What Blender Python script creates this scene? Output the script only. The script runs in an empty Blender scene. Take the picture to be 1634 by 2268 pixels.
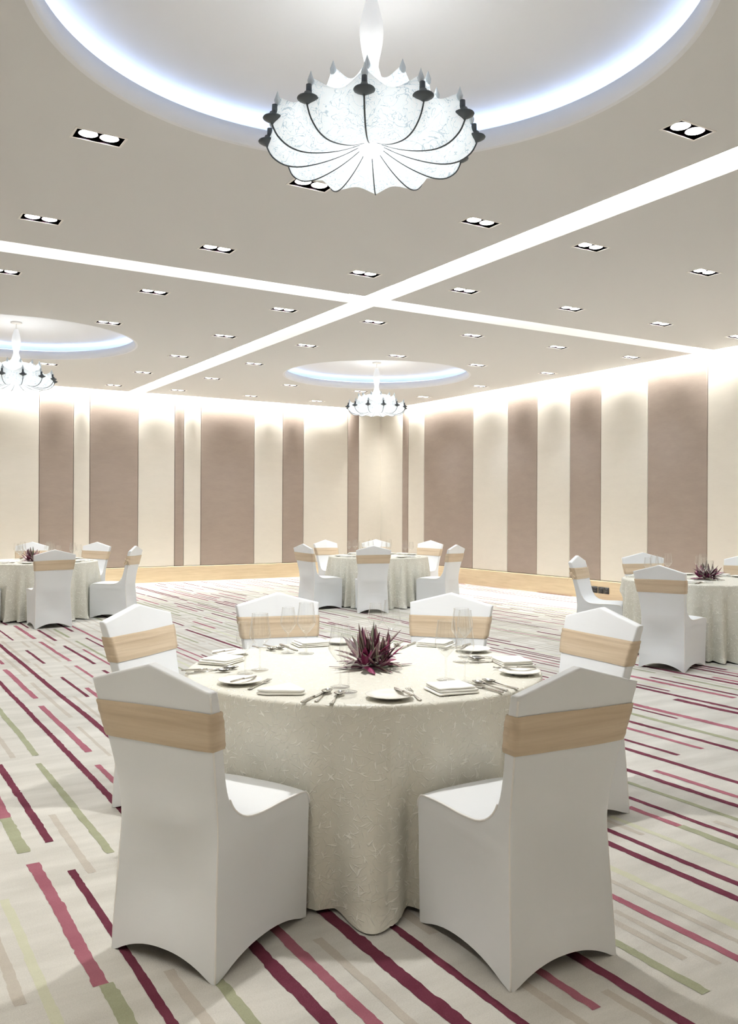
import bpy, bmesh, math, random
from mathutils import Vector, Matrix, noise
from math import sin, cos, pi, radians, sqrt, atan2, hypot, exp
SC = bpy.context.scene
C = SC.collection

# ------------------------------------------------------------------ camera, world, exposure
CAM_H = 1.465
YAW, ROLL, FPX = 0.5469, 0.0045, 1943.04
cam_d = bpy.data.cameras.new('camera')
cam = bpy.data.objects.new('camera', cam_d); C.objects.link(cam)
cam_d.sensor_fit = 'HORIZONTAL'; cam_d.sensor_width = 36.0
cam_d.lens = FPX / 1634.0 * 36.0
cam_d.clip_start = 0.05; cam_d.clip_end = 100
cam.matrix_world = Matrix.Translation((0, 0, CAM_H)) @ Matrix.Rotation(-YAW, 4, 'Z') @ Matrix.Rotation(pi/2, 4, 'X') @ Matrix.Rotation(ROLL, 4, 'Z')
SC.camera = cam
SC.view_settings.view_transform = 'Standard'
SC.view_settings.look = 'None'
SC.view_settings.gamma = 1.0
SC.view_settings.use_curve_mapping = False
SC.view_settings.exposure = 0.18
world = bpy.data.worlds.new('world'); SC.world = world; world.use_nodes = True
world.node_tree.nodes['Background'].inputs[0].default_value = (0.9, 0.93, 1, 1)
world.node_tree.nodes['Background'].inputs[1].default_value = 0.02

# light levels (all belong to lamps of the room)
SPOT_W = 74.0
WALL_COVE_W = 30.0      # per metre
SLOT_COVE_W = 60.0
DOME_LED = 3.0
SHADE_IN_W = 2.7
HUB_W = 230.0

SC.cycles.transparent_max_bounces = 32
# room dimensions: X to the right wall, Y to the far wall, camera near the opposite corner
XL, XR, YN, YB = -0.87, 11.09, -1.2, 17.67
ZC = 3.833              # underside of the lowered ceiling
ZU = ZC + 0.27          # upper ceiling plane above it
SLAB = 0.11
RD = 1.607              # dome opening radius
DOMES = [(2.232, 3.662), (8.05, 3.662), (2.135, 12.907), (8.049, 12.984)]
SX0, SX1, SY0, SY1 = 4.965, 5.295, 8.262, 8.61
EX0, EX1, EY0, EY1 = -0.62, 10.86, -0.95, 17.35

# ------------------------------------------------------------------ helpers
def link(name, bm, mat, parent=None, smooth=True, loc=None):
    me = bpy.data.meshes.new(name)
    bm.normal_update()
    bm.to_mesh(me); bm.free()
    if smooth:
        me.polygons.foreach_set('use_smooth', [True]*len(me.polygons))
    mats = mat if isinstance(mat, (list, tuple)) else [mat]
    for m in mats: me.materials.append(m)
    o = bpy.data.objects.new(name, me); C.objects.link(o)
    if parent: o.parent = parent
    if loc: o.location = loc
    return o
def empty(name, loc=(0, 0, 0), rz=0):
    o = bpy.data.objects.new(name, None); C.objects.link(o)
    o.location = loc; o.rotation_euler = (0, 0, rz); o.empty_display_size = 0.1
    return o
def tag(o, label, cat, group=None):
    o['label'] = label; o['category'] = cat
    if group: o['group'] = group
    return o
def struct(o): o['kind'] = 'structure'; return o
def copy_tree(o, parent=None):
    c = o.copy(); C.objects.link(c)
    if parent: c.parent = parent
    for ch in o.children: copy_tree(ch, c)
    return c
def box(bm, x0, x1, y0, y1, z0, z1, mi=0):
    v = [bm.verts.new((x, y, z)) for z in (z0, z1) for y in (y0, y1) for x in (x0, x1)]
    fs = []
    for f in ((0, 2, 3, 1), (4, 5, 7, 6), (0, 1, 5, 4), (2, 6, 7, 3), (0, 4, 6, 2), (1, 3, 7, 5)):
        fc = bm.faces.new([v[i] for i in f]); fc.material_index = mi; fs.append(fc)
    return v
def grid(bm, rows, closed=False, mi=0):
    """rows: list of lists of coordinates -> quads"""
    V = [[bm.verts.new(p) for p in r] for r in rows]
    n = len(V[0])
    for i in range(len(V)-1):
        for j in range(n if closed else n-1):
            f = bm.faces.new((V[i][j], V[i][(j+1) % n], V[i+1][(j+1) % n], V[i+1][j])); f.material_index = mi
    return V
def lathe(bm, prof, n=32, cap0=False, cap1=False, c=(0, 0, 0)):
    V = grid(bm, [[(c[0]+r*cos(2*pi*k/n), c[1]+r*sin(2*pi*k/n), c[2]+z) for k in range(n)] for r, z in prof], True)
    if cap0: bm.faces.new(list(reversed(V[0])))
    if cap1: bm.faces.new(V[-1])
    return V
def tube(bm, pts, rad, n=8, caps=True):
    pts = [Vector(p) for p in pts]
    rows = []
    prev = None
    for i, p in enumerate(pts):
        t = (pts[min(i+1, len(pts)-1)] - pts[max(i-1, 0)]).normalized()
        if prev is None:
            a = Vector((0, 0, 1)) if abs(t.z) < 0.9 else Vector((1, 0, 0))
            u = t.cross(a).normalized()
        else:
            u = (prev - t*prev.dot(t)).normalized()
        prev = u; w = t.cross(u)
        r = rad[i] if isinstance(rad, (list, tuple)) else rad
        rows.append([tuple(p + u*cos(2*pi*k/n)*r + w*sin(2*pi*k/n)*r) for k in range(n)])
    V = grid(bm, rows, True)
    if caps:
        bm.faces.new(list(reversed(V[0]))); bm.faces.new(V[-1])
def interp(tab, x):
    """piecewise smooth (catmull) interpolation in a table of tuples keyed by first entry"""
    if x <= tab[0][0]: return tab[0][1:]
    if x >= tab[-1][0]: return tab[-1][1:]
    for i in range(len(tab)-1):
        if tab[i][0] <= x <= tab[i+1][0]:
            t = (x-tab[i][0])/(tab[i+1][0]-tab[i][0])
            return tuple(a+(b-a)*t for a, b in zip(tab[i][1:], tab[i+1][1:]))
def catmull(P, k):
    out = []
    n = len(P)
    for i in range(n-1):
        p0 = P[max(i-1, 0)]; p1 = P[i]; p2 = P[i+1]; p3 = P[min(i+2, n-1)]
        for s in range(k):
            t = s/k
            out.append(tuple(0.5*((2*b)+(-a+c)*t+(2*a-5*b+4*c-d)*t*t+(-a+3*b-3*c+d)*t**3) for a, b, c, d in zip(p0, p1, p2, p3)))
    out.append(tuple(P[-1]))
    return out

# ------------------------------------------------------------------ materials
def srgb(r, g, b):
    f = lambda c: (c/255/12.92) if c/255 <= 0.04045 else ((c/255+0.055)/1.055)**2.4
    return (f(r), f(g), f(b), 1)
class MT:
    def __init__(s, name):
        s.m = bpy.data.materials.new(name); s.m.use_nodes = True
        s.n = s.m.node_tree.nodes; s.l = s.m.node_tree.links
        s.b = s.n['Principled BSDF']; s.out = s.n['Material Output']
    def node(s, t, **kw):
        n = s.n.new(t)
        for k, v in kw.items():
            if k in n.inputs: n.inputs[k].default_value = v
            else: setattr(n, k, v)
        return n
    def coord(s, kind='Object', scale=(1, 1, 1)):
        tc = s.node('ShaderNodeTexCoord'); mp = s.node('ShaderNodeMapping')
        s.l.new(tc.outputs[kind], mp.inputs[0]); mp.inputs['Scale'].default_value = scale
        return mp.outputs[0]
    def noise(s, vec, scale, detail=4, rough=0.5, dist=0):
        n = s.node('ShaderNodeTexNoise'); s.l.new(vec, n.inputs['Vector'])
        n.inputs['Scale'].default_value = scale; n.inputs['Detail'].default_value = detail
        n.inputs['Roughness'].default_value = rough; n.inputs['Distortion'].default_value = dist
        return n.outputs['Fac']
    def ramp(s, fac, stops):
        r = s.node('ShaderNodeValToRGB'); s.l.new(fac, r.inputs[0])
        e = r.color_ramp.elements
        while len(e) < len(stops): e.new(0.5)
        for i, (p, c) in enumerate(stops):
            e[i].position = p; e[i].color = c
        return r.outputs[0]
    def math(s, op, a, b=None, c=None):
        n = s.node('ShaderNodeMath', operation=op)
        for i, x in enumerate((a, b, c)):
            if x is None: continue
            if isinstance(x, (int, float)): n.inputs[i].default_value = x
            else: s.l.new(x, n.inputs[i])
        return n.outputs[0]
    def bump(s, h, strength=0.3, dist=0.01):
        b = s.node('ShaderNodeBump'); b.inputs['Strength'].default_value = strength; b.inputs['Distance'].default_value = dist
        s.l.new(h, b.inputs['Height']); s.l.new(b.outputs[0], s.b.inputs['Normal'])
    def set(s, **kw):
        for k, v in kw.items(): s.b.inputs[k.replace('_', ' ')].default_value = v
        return s
def simple(name, col, rough=0.5, metal=0, spec=0.5, bump=None, var=0.0):
    t = MT(name); t.set(Base_Color=col, Roughness=rough, Metallic=metal); t.b.inputs['Specular IOR Level'].default_value = spec
    v = t.coord()
    if var:
        f = t.noise(v, 6, 3)
        d = tuple(c*(1-var) for c in col[:3])+(1,)
        t.l.new(t.ramp(f, [(0.3, d), (0.7, col)]), t.b.inputs['Base Color'])
    if bump: t.bump(t.noise(v, bump[0], 3), bump[1], bump[2])
    return t.m
def ridge(t, vec, scale, width, dist=0.6, detail=2):
    """thin bright lines where a noise field crosses 0.5"""
    f = t.noise(vec, scale, detail, 0.5, dist)
    a = t.math('ABSOLUTE', t.math('SUBTRACT', f, 0.5))
    return t.math('SUBTRACT', 1.0, t.math('MINIMUM', t.math('DIVIDE', a, width), 1.0))

M = {}
M['ceiling'] = simple('ceiling_paint', srgb(222, 221, 219), 0.85, spec=0.2, bump=(40, 0.05, 0.002))
M['upper'] = simple('upper_ceiling_paint', srgb(248, 246, 240), 0.85, spec=0.2, bump=(40, 0.05, 0.002))
M['dome'] = simple('dome_paint', srgb(236, 236, 238), 0.8, spec=0.2, bump=(30, 0.05, 0.002))
M['backing'] = simple('wall_backing', srgb(70, 62, 56), 0.8, var=0.1)
def fabric(name, col, var):
    t = MT(name); t.set(Roughness=0.9); t.b.inputs['Specular IOR Level'].default_value = 0.15
    v = t.coord(scale=(4, 4, 160)); f = t.noise(v, 3, 4, 0.6)
    v2 = t.coord(scale=(1, 1, 3)); g = t.noise(v2, 3, 4, 0.6)
    h = t.math('ADD', t.math('MULTIPLY', f, 0.6), t.math('MULTIPLY', g, 0.4))
    lo = tuple(c*(1-var) for c in col[:3])+(1,); hi = tuple(min(1, c*(1+var*0.6)) for c in col[:3])+(1,)
    t.l.new(t.ramp(h, [(0.3, lo), (0.7, hi)]), t.b.inputs['Base Color'])
    t.bump(f, 0.25, 0.004); return t.m
M['panel_light'] = fabric('cream_wall_fabric', srgb(228, 224, 216), 0.05)
M['panel_dark'] = fabric('taupe_wall_fabric', srgb(168, 155, 147), 0.12)
def wood():
    t = MT('light_oak'); t.set(Roughness=0.45)
    v = t.coord(scale=(1, 1, 14)); f = t.noise(v, 2.2, 6, 0.6, 0.3)
    t.l.new(t.ramp(f, [(0.3, srgb(205, 184, 150)), (0.7, srgb(222, 203, 172))]), t.b.inputs['Base Color'])
    t.bump(f, 0.05, 0.002); return t.m
M['wood'] = wood()
def carpet(name, col, lo, streak=True):
    t = MT(name); t.set(Roughness=1.0); t.b.inputs['Specular IOR Level'].default_value = 0.05
    v = t.coord(scale=(0.55, 2.4, 1)); f = t.noise(v, 2.0, 5, 0.6)
    v2 = t.coord(); g = t.noise(v2, 210, 3, 0.8)
    h = t.math('ADD', t.math('MULTIPLY', f, 0.6), t.math('MULTIPLY', g, 0.4))
    t.l.new(t.ramp(h, [(0.32, lo), (0.62, col)]), t.b.inputs['Base Color'])
    g2 = t.noise(v2, 260, 2, 0.7)
    t.bump(g2, 0.5, 0.006); return t.m
M['carpet'] = carpet('beige_carpet', srgb(216, 213, 206), srgb(180, 177, 169))
M['b'] = carpet('burgundy_carpet', srgb(114, 60, 75), srgb(90, 40, 54))
M['r'] = carpet('rose_carpet', srgb(164, 106, 118), srgb(142, 84, 96))
M['g'] = carpet('green_carpet', srgb(166, 168, 142), srgb(142, 144, 118))
M['t'] = carpet('taupe_carpet', srgb(196, 189, 178), srgb(174, 166, 156))
M['y'] = carpet('lime_carpet', srgb(208, 208, 186), srgb(190, 190, 166))
def spandex():
    t = MT('white_spandex'); t.set(Base_Color=srgb(236, 239, 242), Roughness=0.42)
    t.b.inputs['Specular IOR Level'].default_value = 0.45; t.b.inputs['Sheen Weight'].default_value = 0.15
    v = t.coord(scale=(1, 1, 6)); t.bump(t.noise(v, 5, 4, 0.6), 0.06, 0.01); return t.m
M['spandex'] = spandex()
M['piping'] = simple('white_piping', srgb(244, 243, 241), 0.5, bump=(60, 0.1, 0.002))
def sash():
    t = MT('champagne_satin'); t.set(Roughness=0.42); t.b.inputs['Specular IOR Level'].default_value = 0.35
    v = t.coord(scale=(1.2, 1.2, 26)); f = t.noise(v, 2.0, 4, 0.55, 0.3)
    t.l.new(t.ramp(f, [(0.3, srgb(200, 180, 153)), (0.7, srgb(214, 196, 171))]), t.b.inputs['Base Color'])
    t.bump(f, 0.35, 0.008); return t.m
M['sash'] = sash()
def crinkle():
    t = MT('crinkled_satin'); t.set(Roughness=0.42, Metallic=0.0)
    t.b.inputs['Specular IOR Level'].default_value = 0.55
    v = t.coord()
    tc = t.node('ShaderNodeTexCoord'); parts = []
    wob = t.node('ShaderNodeTexNoise'); t.l.new(tc.outputs['UV'], wob.inputs['Vector']); wob.inputs['Scale'].default_value = 14; wob.inputs['Detail'].default_value = 1
    sc_ = t.node('ShaderNodeVectorMath', operation='SCALE'); t.l.new(wob.outputs['Color'], sc_.inputs[0]); sc_.inputs['Scale'].default_value = 0.035
    av = t.node('ShaderNodeVectorMath', operation='ADD'); t.l.new(tc.outputs['UV'], av.inputs[0]); t.l.new(sc_.outputs[0], av.inputs[1])
    for k, ang in enumerate((12, 50, 88, 126, 160)):
        rt = t.node('ShaderNodeMapping'); t.l.new(av.outputs[0], rt.inputs[0]); rt.inputs['Rotation'].default_value = (0, 0, radians(ang)); rt.inputs['Location'].default_value = (3.1*k, 1.7*k, 0)
        st_ = t.node('ShaderNodeMapping'); t.l.new(rt.outputs[0], st_.inputs[0]); st_.inputs['Scale'].default_value = (21, 125, 1)
        nz = t.noise(st_.outputs[0], 1.0, 0.5, 0.4)
        parts.append(t.ramp(nz, [(0.67, (0, 0, 0, 1)), (0.76, (1, 1, 1, 1))]))
    h = parts[0]
    for q in parts[1:]: h = t.math('ADD', h, q)
    lines = t.math('MINIMUM', h, 1.0)
    big = t.noise(v, 22, 3, 0.6)
    h2 = t.math('ADD', lines, t.math('MULTIPLY', big, 0.5))
    t.l.new(t.ramp(lines, [(0.0, srgb(219, 217, 205)), (1.0, srgb(246, 245, 236))]), t.b.inputs['Base Color'])  # satin glints on the creases painted in as lighter lines
    t.bump(h2, 0.7, 0.0035); return t.m
M['cloth'] = crinkle()
M['napkin'] = simple('white_linen', srgb(250, 249, 244), 0.8, spec=0.2, bump=(90, 0.15, 0.002))
M['china'] = simple('white_china', srgb(246, 244, 236), 0.18, bump=(5, 0.01, 0.001))
M['steel'] = simple('polished_steel', srgb(196, 192, 184), 0.16, metal=1.0, var=0.05)
M['black'] = simple('black_plastic', srgb(28, 26, 26), 0.35, bump=(60, 0.05, 0.001))
M['socket_mark'] = simple('grey_socket_mark', srgb(120, 118, 114), 0.4, var=0.05)
M['trim'] = simple('white_trim', srgb(238, 234, 228), 0.5, var=0.02)
def chrome_dark():
    t = MT('dark_reflector'); t.set(Roughness=0.12, Metallic=0.9)
    v = t.coord(); t.l.new(t.ramp(t.noise(v, 14, 2), [(0.50, srgb(22, 20, 26)), (0.85, srgb(84, 48, 60))]), t.b.inputs['Base Color'])  # pinkish reflections put into the colour as maroon patches
    return t.m
M['reflector'] = chrome_dark()
def emis(name, col, s):
    t = MT(name); t.set(Base_Color=(0.8, 0.8, 0.8, 1)); t.b.inputs['Emission Color'].default_value = col
    v = t.coord(); f = t.noise(v, 3, 2)
    t.l.new(t.math('MULTIPLY_ADD', f, 0.2*s, 0.9*s), t.b.inputs['Emission Strength'])
    return t.m
M['lens'] = emis('lit_lamp_lens', (1, 0.98, 0.94, 1), 14)
M['lens'].cycles.emission_sampling = 'NONE'
M['blue_led'] = emis('blue_white_led', (0.50, 0.66, 1.0, 1), DOME_LED)
def glassmat():
    t = MT('clear_glass'); t.n.remove(t.b)
    tr = t.node('ShaderNodeBsdfTransparent'); gl = t.node('ShaderNodeBsdfGlossy'); gl.inputs['Roughness'].default_value = 0.02
    tr.inputs['Color'].default_value = (0.992, 0.996, 0.994, 1)
    lw = t.node('ShaderNodeLayerWeight'); lw.inputs['Blend'].default_value = 0.22
    f = t.math('ADD', t.math('MULTIPLY', t.math('POWER', lw.outputs['Facing'], 1.6), 1.0), 0.09)
    mx = t.node('ShaderNodeMixShader'); t.l.new(f, mx.inputs[0]); t.l.new(tr.outputs[0], mx.inputs[1]); t.l.new(gl.outputs[0], mx.inputs[2])
    t.l.new(mx.outputs[0], t.out.inputs[0]); return t.m
M['glass'] = glassmat()
def shade():
    t = MT('spun_cocoon_resin'); v = t.coord()
    n = t.n; l = t.l
    r1 = ridge(t, v, 7, 0.007, 1.2, 2); r2 = ridge(t, v, 13, 0.010, 1.0, 2)
    v2 = t.coord(scale=(1, 1.2, 0.8)); r3 = ridge(t, v2, 10, 0.008, 1.5, 3)
    fib = t.math('MINIMUM', t.math('ADD', t.math('ADD', r1, r2), r3), 1.0)
    col = t.ramp(fib, [(0, (0.93, 0.96, 0.97, 1)), (1, (0.50, 0.57, 0.62, 1))])
    n.remove(t.b)
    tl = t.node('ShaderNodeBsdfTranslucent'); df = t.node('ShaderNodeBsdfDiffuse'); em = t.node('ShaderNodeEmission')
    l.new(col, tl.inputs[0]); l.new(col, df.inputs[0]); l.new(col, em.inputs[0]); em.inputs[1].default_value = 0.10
    mx = t.node('ShaderNodeMixShader'); mx.inputs[0].default_value = 0.35
    l.new(tl.outputs[0], mx.inputs[1]); l.new(df.outputs[0], mx.inputs[2])
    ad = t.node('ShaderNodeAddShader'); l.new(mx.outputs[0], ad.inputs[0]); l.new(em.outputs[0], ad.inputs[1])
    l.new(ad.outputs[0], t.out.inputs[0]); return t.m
M['shade'] = shade()
M['cup'] = simple('dark_metal_cup', srgb(74, 82, 88), 0.45, metal=0.1, var=0.1)
M['arm'] = simple('grey_wire', srgb(70, 78, 82), 0.5, var=0.1)
M['hub'] = emis('lit_glass_hub', (0.95, 0.98, 1, 1), 0.9)
M['hub'].cycles.emission_sampling = 'NONE'
M['added_glow'] = emis('added_recess_glow', (1, 0.99, 0.96, 1), 30)  # glow of the ring added to brighten the recess
M['crystal'] = simple('pale_crystal', srgb(214, 224, 230), 0.08, bump=(30, 0.5, 0.01))
def leaf():
    t = MT('oyster_plant_leaf'); t.set(Roughness=0.42)
    at = t.node('ShaderNodeAttribute', attribute_name='leafcol')
    l = t.l; l.new(at.outputs['Color'], t.b.inputs['Base Color'])
    v = t.coord(); t.bump(t.noise(v, 40, 2), 0.1, 0.002); return t.m
M['leaf'] = leaf()

# ------------------------------------------------------------------ ceiling
DLU = [1.4226, 2.9392, 4.4941, 5.7392, 7.2855, 8.8193, 10.3292]
DLV = [3.6137, 5.6528, 7.4836, 9.3212, 11.1529, 12.9854, 14.8259, 16.6455]
DLS = []
for v in DLV:
    for u in DLU:
        if all(hypot(u-d[0], v-d[1]) > 1.9 for d in DOMES) and not (u > 10 and v > 16): DLS.append((u, v))
HW, HD = 0.152, 0.076          # half size of a downlight opening
def slab(x0, x1, y0, y1):
    cu = bpy.data.curves.new('slab', 'CURVE'); cu.dimensions = '2D'; cu.fill_mode = 'BOTH'
    cu.extrude = SLAB/2
    def poly(pts):
        s = cu.splines.new('POLY'); s.points.add(len(pts)-1)
        for p, q in zip(s.points, pts): p.co = (q[0], q[1], 0, 1)
        s.use_cyclic_u = True
    poly([(x0, y0), (x1, y0), (x1, y1), (x0, y1)])
    for d in DOMES:
        if x0 < d[0] < x1 and y0 < d[1] < y1:
            poly([(d[0]+RD*cos(2*pi*k/160), d[1]-RD*sin(2*pi*k/160)) for k in range(160)])
    for u, v in DLS:
        if x0 < u < x1 and y0 < v < y1:
            poly([(u-HW, v-HD), (u-HW, v+HD), (u+HW, v+HD), (u+HW, v-HD)])
    ob = bpy.data.objects.new('tmp', cu); C.objects.link(ob)
    bpy.context.view_layer.update()
    me = bpy.data.meshes.new_from_object(ob)
    bpy.data.objects.remove(ob)
    bm = bmesh.new(); bm.from_mesh(me); bpy.data.meshes.remove(me)
    bmesh.ops.translate(bm, verts=bm.verts, vec=(0, 0, ZC+SLAB/2))
    return bm
up = bmesh.new()
# upper ceiling with round holes is one plane below, recess tops come with the dome recesses
cu = bpy.data.curves.new('upper', 'CURVE'); cu.dimensions = '2D'; cu.fill_mode = 'BOTH'
def _poly(pts):
    s = cu.splines.new('POLY'); s.points.add(len(pts)-1)
    for p, q in zip(s.points, pts): p.co = (q[0], q[1], 0, 1)
    s.use_cyclic_u = True
_poly([(XL-.1, YN-.1), (XR+.1, YN-.1), (XR+.1, YB+.1), (XL-.1, YB+.1)])
ob = bpy.data.objects.new('tmp', cu); C.objects.link(ob); bpy.context.view_layer.update()
me = bpy.data.meshes.new_from_object(ob); bpy.data.objects.remove(ob)
up.from_mesh(me); bmesh.ops.translate(up, verts=up.verts, vec=(0, 0, ZU))
ceiling = struct(link('ceiling', up, M['upper'], smooth=False))
for q in ((EX0, SX0, EY0, SY0), (SX1, EX1, EY0, SY0), (EX0, SX0, SY1, EY1), (SX1, EX1, SY1, EY1)):
    link('ceiling_bay', slab(*q), M['ceiling'], ceiling, smooth=False)
# round recesses: stepped shelf, shallow dish and hidden LED ring
for d in DOMES:
    bm = bmesh.new()
    R2 = RD+0.33; zt = 0.235
    prof = [(RD+0.02, -0.0006), (RD-0.010, -0.0006), (RD-0.012, 0.001), (RD-0.012, SLAB+0.012), (RD+0.03, SLAB+0.012)]
    lathe(bm, prof, 160, c=(d[0], d[1], ZC))
    prof = [(R2, SLAB), (R2, SLAB+0.05), (R2-0.02, zt-0.03), (R2-0.07, zt-0.006), (R2-0.14, zt), (1.0, zt), (0.4, zt)]
    lathe(bm, prof, 160, c=(d[0], d[1], ZC), cap1=True)
    o = link('round_recess', bm, M['dome'], ceiling)
    bm = bmesh.new()
    lathe(bm, [(RD+0.035, SLAB+0.016), (RD+0.05, SLAB+0.026), (RD+0.17, SLAB+0.026), (RD+0.185, SLAB+0.016)], 120, c=(d[0], d[1], ZC))
    link('led_ring', bm, M['blue_led'], o)

def area_light(name, loc, sx, sy, power, rot=(0, 0, 0), col=(0.96, 0.98, 1.0), spread=pi):
    l = bpy.data.lights.new(name, 'AREA'); l.shape = 'RECTANGLE'; l.size = sx; l.size_y = sy
    l.energy = power; l.color = col; l.spread = spread
    o = bpy.data.objects.new(name, l); C.objects.link(o); o.location = loc; o.rotation_euler = rot; o.parent = ceiling
    return o
WARM = (1, 0.98, 0.91)
# wall-washing strips in the gap between the bays and the walls
zw = ZC+0.2
for (x, rot) in ((XR-0.10, 0.18), (XL+0.10, -0.18)):
    area_light('wall_cove_light', (x, (YN+YB)/2-0.3, zw), 0.05, YB-YN-1.3, WALL_COVE_W*(YB-YN)*(1 if x > 5 else 0.3), (0, -rot, 0), WARM, radians(122))
for (y, s) in ((YB-0.12, 1), (YN+0.12, -1)):
    area_light('wall_cove_light', ((XL+XR)/2-0.3, y, zw), XR-XL-1.3, 0.05, WALL_COVE_W*(XR-XL)*(1 if y > 5 else 0.3), (0.18*s, 0, 0), WARM, radians(122))
# upward strips on top of the bays beside the crossing slots
zs = ZC+SLAB+0.02
for x, t in ((SX0-0.05, 0.7), (SX1+0.05, -0.7)):
    for y0, y1 in ((EY0, SY0), (SY1, EY1)):
        area_light('slot_cove_light', (x, (y0+y1)/2, zs), 0.04, y1-y0-0.1, SLOT_COVE_W*(y1-y0)/2, (0, pi-t if x < 5.1 else pi-t, 0))
for y, t in ((SY0-0.05, 0.7), (SY1+0.05, -0.7)):
    for x0, x1 in ((EX0, SX0), (SX1, EX1)):
        area_light('slot_cove_light', ((x0+x1)/2, y, zs), x1-x0-0.1, 0.04, SLOT_COVE_W*(x1-x0)/2, (pi+t, 0, 0))

# ------------------------------------------------------------------ floor carpet with its stripes
STR = [('b',1.537,5.69,10.71,0.041),('b',1.206,4.18,8.23,0.036),('r',2.574,9.31,11.49,0.035),('g',1.034,5.51,7.44,0.038),('t',1.601,8.89,10.53,0.034),('b',1.722,10.52,12.11,0.024),('g',1.014,3.78,5.33,0.036),('g',2.32,8.61,10.14,0.031),('t',1.874,8.81,10.34,0.031),('r',1.326,5.43,6.89,0.04),('t',1.434,6.4,7.86,0.031),('r',1.962,8.8,10.26,0.038),('r',1.342,7.18,8.63,0.042),('b',6.622,4.69,6.13,0.057),('t',1.447,8.18,9.59,0.038),('b',0.829,2.27,3.68,0.03),('b',0.815,4.04,5.42,0.036),('r',1.958,10.52,11.85,0.044),('b',2.128,8.52,9.84,0.034),('b',2.476,9.06,10.32,0.025),('r',6.114,4.44,5.59,0.06),('b',5.781,4.11,5.24,0.053),('r',0.709,2.74,3.83,0.048),('r',5.239,3.73,4.78,0.064),('t',1.86,7.55,8.59,0.024),('b',2.132,10.25,11.29,0.035),('g',4.971,3.54,4.54,0.05),('y',0.55,2.54,3.53,0.033),('b',4.778,3.39,4.38,0.046),('b',4.207,2.94,3.92,0.045),('b',1.537,1.92,2.89,0.053),('b',1.708,7.04,8.0,0.028),('b',6.227,4.43,5.39,0.039),('r',1.948,7.57,8.52,0.03),('b',1.72,8.78,9.71,0.03),('b',2.114,7.25,8.15,0.035),('t',1.615,6.25,7.12,0.025),('g',2.318,10.43,11.27,0.036),('b',3.057,2.16,2.98,0.034),('t',1.413,5.28,6.1,0.023),('r',1.325,2.07,2.87,0.042),('b',3.867,2.73,3.53,0.045),('t',0.897,3.61,4.4,0.032),('b',2.936,2.07,2.86,0.041),('b',1.689,1.86,2.65,0.033),('t',1.632,8.04,8.82,0.027),('r',1.298,4.37,5.13,0.033),('g',3.692,2.61,3.35,0.036),('g',6.419,4.56,5.3,0.041),('b',6.944,4.92,5.65,0.047),('y',3.205,2.28,3.01,0.034),('t',0.907,5.52,6.24,0.033),('r',0.697,4.46,5.16,0.055),('b',3.498,2.47,3.17,0.034),('b',1.211,2.13,2.82,0.047),('r',4.617,3.58,4.26,0.04),('y',2.741,1.93,2.59,0.042),('t',2.045,9.9,10.55,0.03),('t',1.417,2.01,2.66,0.033),('r',2.545,1.8,2.43,0.037),('t',2.645,1.87,2.5,0.025),('b',5.66,4.03,4.65,0.063),('r',3.993,2.82,3.42,0.041),('t',0.475,2.75,3.31,0.035),('b',2.097,1.61,2.17,0.04),('r',1.372,8.93,9.46,0.032),('b',7.134,5.27,5.79,0.043),('b',4.371,3.56,4.07,0.036),('b',5.141,4.2,4.7,0.028),('g',0.7,3.97,4.46,0.054),('g',2.28,1.75,2.23,0.04),('t',2.46,1.84,2.29,0.026),('g',0.721,2.34,2.74,0.047),('t',0.915,2.33,2.72,0.035),('g',6.428,5.5,5.88,0.032),('g',3.386,2.39,2.75,0.047),('g',1.026,2.24,2.58,0.037),('t',1.835,1.77,2.1,0.034),('t',2.392,1.92,2.25,0.031),('r',6.721,4.78,5.11,0.047),('r',3.386,2.75,3.06,0.039),('r',1.928,1.86,2.14,0.035),('t',3.148,2.76,3.03,0.03),('t',2.024,1.66,1.92,0.031),('t',3.581,2.54,2.71,0.034)]
bm = bmesh.new()
for (x0, x1, y0, y1) in ((XL-.1, XR+.1, YN-.1, YB+.1),):
    f = bm.faces.new([bm.verts.new(p) for p in ((x0, y0, 0), (x1, y0, 0), (x1, y1, 0), (x0, y1, 0))])
rnd = random.Random(7)
CI = {'b': 1, 'r': 2, 'g': 3, 't': 4, 'y': 5}
def stripe(col, x, y0, y1, w, step):
    n = max(2, int((y1-y0)/step)); L = []; R_ = []
    dl = dr = 0.0
    z = 0.0012 if col in 'brg' else 0.0008
    for i in range(n+1):
        if rnd.random() < 0.35: dl = rnd.uniform(-1, 1)*w*0.07
        if rnd.random() < 0.35: dr = rnd.uniform(-1, 1)*w*0.07
        j = rnd.uniform(-1, 1)*w*0.035
        y = y0+(y1-y0)*i/n; m = noise.noise(Vector((x*7, y*1.4, 0)))*w*0.14
        L.append((x-w/2+dl+m+j, y, z)); R_.append((x+w/2+dr+m+j, y, z))
    grid(bm, [R_, L], mi=CI[col])
for c, x, y0, y1, w in STR:
    stripe(c, x, y0, y1, w, 0.02 if y0 < 5 else 0.04)
def traced(x, y):
    X = x*cos(YAW)-y*sin(YAW); D = x*sin(YAW)+y*cos(YAW)
    if D < 9.0 and not (3.0 < D and -0.65 < X/D < 0.21 and 1.75 < x < 5.6): 
        return D < (9.0 if X < 0 else 7.2)
    return False
k = 0; x = XL+0.1
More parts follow.
